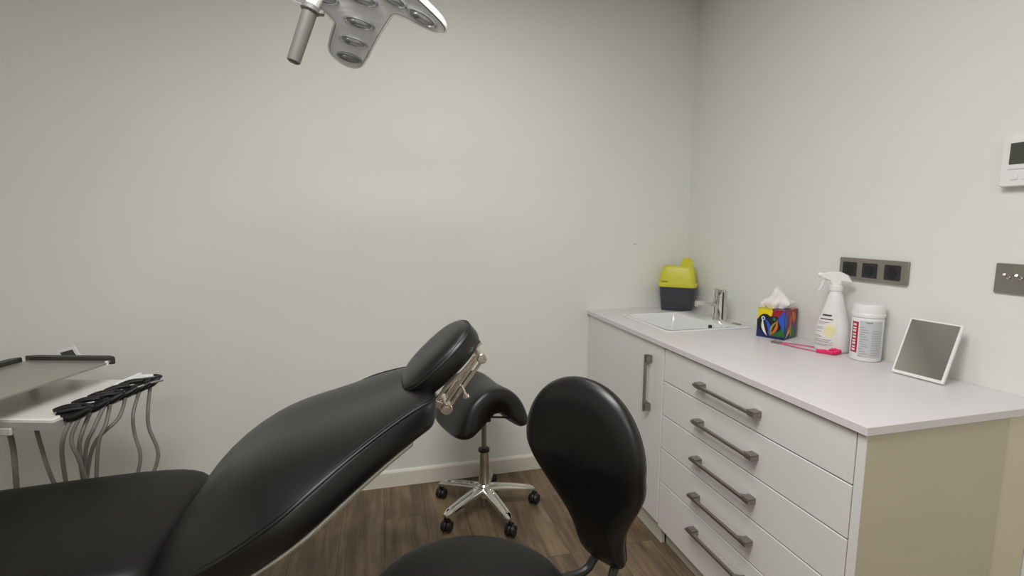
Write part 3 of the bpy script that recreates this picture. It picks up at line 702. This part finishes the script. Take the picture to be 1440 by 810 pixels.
obj('seam', b, 'leather_seam', bk)
b = NB(); rings = []
for i in range(1, 11):
    x, z, hw = ST[i]; n, d = nrm(i); p = V((x, YC, z)); h = hw - .026
    rings.append([p + V((0, y, 0)) + n * o_ for y, o_ in ((-h, -.079), (-h - .004, -.084), (-h + .02, -.098), (0, -.105), (h - .02, -.098), (h + .004, -.084), (h, -.079), (0, -.085))])
loft(b, rings); obj('back_shell', b, 'shell', pch)
# headrest
hc = V((-1.578, YC, .992)); hd_ = V((.739, 0, .675)).normalized(); hn = V((-hd_.z, 0, hd_.x)); hy = V((0, 1, 0))
def sup(a, bb, n=2.5, N=40):
    out = []
    for k in range(N):
        t = 2 * PI * k / N; c, s = math.cos(t), math.sin(t); out.append((a * math.copysign(abs(c) ** (2 / n), c), bb * math.copysign(abs(s) ** (2 / n), s)))
    return out
b = NB(); rings = []
for sc_, o_ in ((.80, -.040), (.93, -.037), (.99, -.026), (1.01, -.006), (1.0, .012), (.985, .017), (.90, .030), (.72, .038), (.45, .041), (.2, .040)):
    rings.append([hc + hd_ * x * sc_ + hy * y * sc_ + hn * (o_ - .006 * (1 - sc_) * 0) for x, y in sup(.132, .128)])
loft(b, rings); hr = obj('headrest', b, 'leather', pch, angle=180, subsurf=1)
b = NB(); tube(b, [hc + hd_ * x * .998 + hy * y * .998 + hn * .0135 for x, y in sup(.132, .128)], .0020, seg=6, sub=2, closed=True)
tube(b, [hc + hd_ * x * .968 + hy * y * .968 + hn * .0205 for x, y in sup(.132, .128)], .0009, seg=6, sub=2, closed=True)
obj('seam', b, 'leather_seam', hr)
# bracket under the headrest
by = -1.205
br_ = NB(); p0 = V((-1.566, by, .858)); p1 = V((-1.463, by, .998))
def bar(bm, p, q, wdt, thk):
    p, q = V(p), V(q); d = (q - p).normalized(); n = V((-d.z, 0, d.x)); prism(bm, [(0, -wdt / 2), ((q - p).length, -wdt / 2), ((q - p).length, wdt / 2), (0, wdt / 2)], p - V((0, thk / 2, 0)), d, n, (0, 1, 0), thk, bev=.0015)
pv = V((-.805, 0, .593))
for o__ in (-.0075, .0075): bar(br_, p0 + pv * o__, p1 + pv * o__, .0065, .010)
bar(br_, p0 + V((-.026, .0, .030)), p1 + V((-.012, 0, .004)), .006, .010); bar(br_, p0 + V((.0, .06, 0)), p1 + V((0, .06, 0)), .008, .010)
bar(br_, p0 + V((-.045, 0, .022)), p0 + V((0, 0, 0)), .018, .012)
bk_ = obj('headrest_bracket', br_, 'warm_metal', pch)
b = NB(); bar(b, hc + hd_ * -.10 - hn * .042 + V((0, by - YC + .03, 0)), hc + hd_ * .12 - hn * .042 + V((0, by - YC + .03, 0)), .007, .06); obj('mount_plate', b, 'warm_metal', bk_)
for p, r in ((p0, .017), (p1, .0145)):
    b = NB(); cyl(b, p + V((0, -.018, 0)), p + V((0, .075, 0)), r, b=.002); cyl(b, p + V((0, -.021, 0)), p + V((0, -.017, 0)), r * .5, seg=6)
    obj('pivot', b, 'warm_metal', bk_)
b = NB(); q = V((-1.522, by - .008, .922)); cyl(b, q, q + V((.012, -.004, -.03)), .004); cyl(b, q + V((.011, -.004, -.026)), q + V((.015, -.005, -.037)), .0085, b=.002)
obj('locking_screw', b, 'warm_metal', bk_)
b = NB(); tube(b, [p0 + V((-.002, .03, .01)), V((-1.64, by + .03, .845)), V((-1.72, by + .03, .815))], .012, seg=10); obj('support_rod', b, 'warm_metal', bk_)
# underframe and foot
b = NB(); loft(b, [[V((x, y, z)) for x, y in rrect(*r_, .05)] for z, r_ in ((.30, (-2.95, -2.45, YC - .14, YC + .14)), (.40, (-3.1, -2.38, YC - .18, YC + .18)), (.512, (-3.3, -2.32, YC - .2, YC + .2)))])
obj('underframe', b, 'shell', pch)
b = NB(); loft(b, [[V((x, y, z)) for x, y in rrect(*r_, .06)] for z, r_ in ((0, (-3.15, -2.35, YC - .22, YC + .22)), (.03, (-3.15, -2.35, YC - .22, YC + .22)), (.06, (-3.05, -2.45, YC - .16, YC + .16)), (.32, (-2.9, -2.5, YC - .12, YC + .12)))])
obj('pedestal', b, 'shell', pch)

# ------------------------------------------------------------------ assistant stool (foreground)
AC = V((-1.575, -1.62, 0))
ac = thing('assistant_chair', 'black round seated stool with an oval backrest, in the foreground', 'stool', AC)
az = math.radians(240); an = V((math.sin(az), math.cos(az), 0)); au = V((math.cos(az), -math.sin(az), 0))   # facing, sideways
b = NB(); lathe(b, [(.05, .525), (.19, .527), (.222, .537), (.234, .556), (.232, .578), (.215, .594), (.17, .602), (.10, .605), (.03, .606)], AC, 40)
obj('seat', b, 'leather_soft', ac, angle=180, subsurf=1)
# backrest outline (sideways, height)
OL = [(0, .222), (.06, .212), (.112, .182), (.150, .135), (.170, .08), (.172, .03), (.160, -.02), (.130, -.07), (.102, -.112), (.080, -.15), (.067, -.19), (.061, -.235), (.042, -.255), (0, -.26)]
OL = OL + [(-a, h) for a, h in OL[-2:0:-1]]
OLs = [(p.x, p.y) for p in smooth_pts([V((a, h, 0)) for a, h in OL], 3, True)]
bc = V((-1.275, -1.525, .80))
def bp(a, h, k, sc_=1.0):
    a *= sc_; h = -.0 + h * sc_ + (1 - sc_) * .02
    curve = .62 * a * a + .10 * (h + .02) ** 2 - .06 * max(0, -h - .1)
    dn = max(0, .03 - h)
    return bc + au * (a - .12 * dn) + V((0, 0, h)) + an * (k + curve - .16 * dn)
b = NB(); rings = []
for sc_, k in ((.25, .030), (.5, .030), (.68, .029), (.82, .026), (.93, .017), (.985, .006), (1.0, -.004), (.985, -.013), (.955, -.016), (.945, -.018), (.93, -.027), (.80, -.033), (.45, -.036), (.2, -.036)):
    rings.append([bp(a, h, k, sc_) for a, h in OLs])
loft(b, rings); bo = obj('backrest', b, 'leather', ac, angle=180, subsurf=1)
b = NB(); tube(b, [bp(a, h, -.0155, .962) for a, h in OLs], .0022, seg=6, closed=True, smooth=False); obj('seam', b, 'leather_seam', bo)
b = NB()
s0 = bc + V((0, 0, -.19)) - an * .03
for s in (-1, 1): tube(b, [s0 + au * (s * .025 - .03) - an * .04 + V((0, 0, .03)), s0 + au * (s * .028 - .03) - an * .045 + V((0, 0, -.04)), s0 + au * (s * .03 - .03) - an * .02 + V((0, 0, -.075)), s0 + au * (s * .04 - .02) + an * .03 + V((0, 0, -.105)), AC + au * s * .045 - an * .12 + V((0, 0, .515)), AC + au * s * .045 + V((0, 0, .515))], .011, seg=10)
obj('back_bracket', b, 'black', ac)
b = NB(); lathe(b, [(.001, .495), (.10, .495), (.11, .505), (.11, .528), (.001, .528)], AC); obj('seat_mount', b, 'black', ac)
obj('piston', bmc(AC + V((0, 0, .30)), AC + V((0, 0, .5)), .0135), 'chrome', ac)
b = NB(); lathe(b, [(.0245, .10), (.026, .12), (.024, .30), (.024, .34), (.001, .34)], AC); obj('column', b, 'chrome', ac)
star_base(ac, AC, .27, 20, .125, 'chrome', end_z=.083)

# ------------------------------------------------------------------ operating lamp
LCc = V((-1.70, -1.1, 1.93)); ln_ = V((-.153, -.56, -.814)).normalized()
lu = V((0, 0, 1)).cross(ln_).normalized(); lv = ln_.cross(lu)
lm = thing('operating_lamp', 'white and grey operating lamp head with lens modules hanging from the ceiling', 'lamp', LCc)
LO = [(-.151, -.013), (-.186, -.074), (-.188, -.110), (-.160, -.143), (-.129, -.154), (-.097, -.140), (-.044, -.069), (.012, .0), (.034, .010), (.105, -.028), (.140, -.043), (.156, -.040), (.162, -.024), (.150, .0), (.122, .035), (.085, .075), (.03, .115), (-.05, .125), (-.14, .12), (-.22, .10), (-.245, .075), (-.23, .05), (-.171, .030), (-.150, -.002)]
def inset(poly, d):
    n = len(poly); out = []
    for i in range(n):
        p, a, c = V(poly[i]), V(poly[i - 1]), V(poly[(i + 1) % n]); t = (c - a).normalized(); out.append(p + V((-t[1], t[0])) * d)
    return [(q[0], q[1]) for q in out]
LOs = [(p.x, p.y) for p in smooth_pts([V((a, c, 0)) for a, c in LO], 3, True)]
ring = lambda pol, k: [LCc + lu * a + lv * c + ln_ * k for a, c in pol]
b = NB(); loft(b, [ring(inset(LOs, .006), 0.0015), ring(inset(LOs, .0045), .004), ring(inset(LOs, .002), .0045), ring(LOs, .001), ring(LOs, -.012), ring(inset(LOs, .006), -.032), ring(inset(LOs, .016), -.045)], (False, True))
hs_o = obj('housing', b, 'lamp_white', lm, angle=60)
b = NB(); loft(b, [ring(inset(LOs, .0075), .0012), ring(inset(LOs, .0075), .0022), ring(inset(LOs, .011), .0008)], (False, True))
obj('front_cover', b, 'lamp_under', lm)
def lens(a, c, L, wd, rot, m='lens'):
    p = LCc + lu * a + lv * c + ln_ * .0008; d = lu * math.cos(rot) + lv * math.sin(rot); e = -lu * math.sin(rot) + lv * math.cos(rot)
    b = NB(); N = 26; pol = [(L * math.copysign(abs(math.cos(t)) ** .9, math.cos(t)), wd * math.sin(t)) for t in [2 * PI * k / N for k in range(N)]]
    loft(b, [[p + d * x * s + e * y * s + ln_ * k for x, y in pol] for s, k in ((1, 0), (1.0, .004), (.88, .006), (.78, .003), (.5, .0065), (.12, .008))], (True, True))
    f = obj('lens_module', b, m, lm, angle=40)
    b = NB(); loft(b, [[p + d * (x * s - L * .35) + e * y * s + ln_ * k for x, y in ell(0, 0, L * .22, wd * .5)] for s, k in ((1, .006), (.8, .0095), (.2, .011))]); obj('lens_bead', b, 'lens_dark', f)
    return f
ra = math.radians(-22)
lens(-.135, -.115, .036, .014, ra, 'lens_dark'); lens(-.108, -.062, .040, .015, ra); lens(-.076, -.006, .042, .015, ra); lens(-.05, .06, .042, .015, ra)
lens(.098, .008, .045, .016, math.radians(-36)); lens(.03, .06, .04, .015, math.radians(-36)); lens(-.15, .065, .04, .015, ra)
h0, h1 = V((-1.889, -1.15, 1.915)), V((-1.935, -1.15, 1.787)); hd2 = (h1 - h0).normalized()
b = NB(); cyl(b, h0, h1, .0185, .0165, seg=28, b=.002); cyl(b, h1 - hd2 * .0005, h1 + hd2 * .001, .0125, seg=24)
gr_ = obj('grip', b, 'lamp_grip', lm)
b = NB(); cyl(b, h1 + hd2 * .0005, h1 + hd2 * .0018, .0115, seg=24); obj('grip_socket', b, 'dark_bar', gr_)
b = NB(); cyl(b, h0 - hd2 * .012, h0 + hd2 * .004, .0225, .0245, seg=28, b=.003); box(b, -.006, .018, -.008, .008, -.010, 0.002, b=.003, mtx=Matrix.Translation(h0 + V((.016, 0, .0)))); obj('grip_collar', b, 'lamp_grip', lm)
b = NB(); tube(b, [h0 - hd2 * .008, h0 - hd2 * .05, LCc + lu * -.2 + lv * .08 - ln_ * .02], .017, seg=14); obj('grip_arm', b, 'lamp_white', lm)
b = NB(); top_ = LCc + lu * -.05 + lv * .09 - ln_ * .04
tube(b, [top_, top_ - ln_ * .08, top_ + V((-.05, .08, .22)), top_ + V((-.12, .1, .4)), V((-1.9, -.95, CEIL - .02))], .02, seg=14); obj('ceiling_arm', b, 'lamp_white', lm)
b = NB(); cyl(b, (-1.9, -.95, CEIL - .04), (-1.9, -.95, CEIL - .001), .09, b=.006); obj('ceiling_mount', b, 'lamp_white', lm)
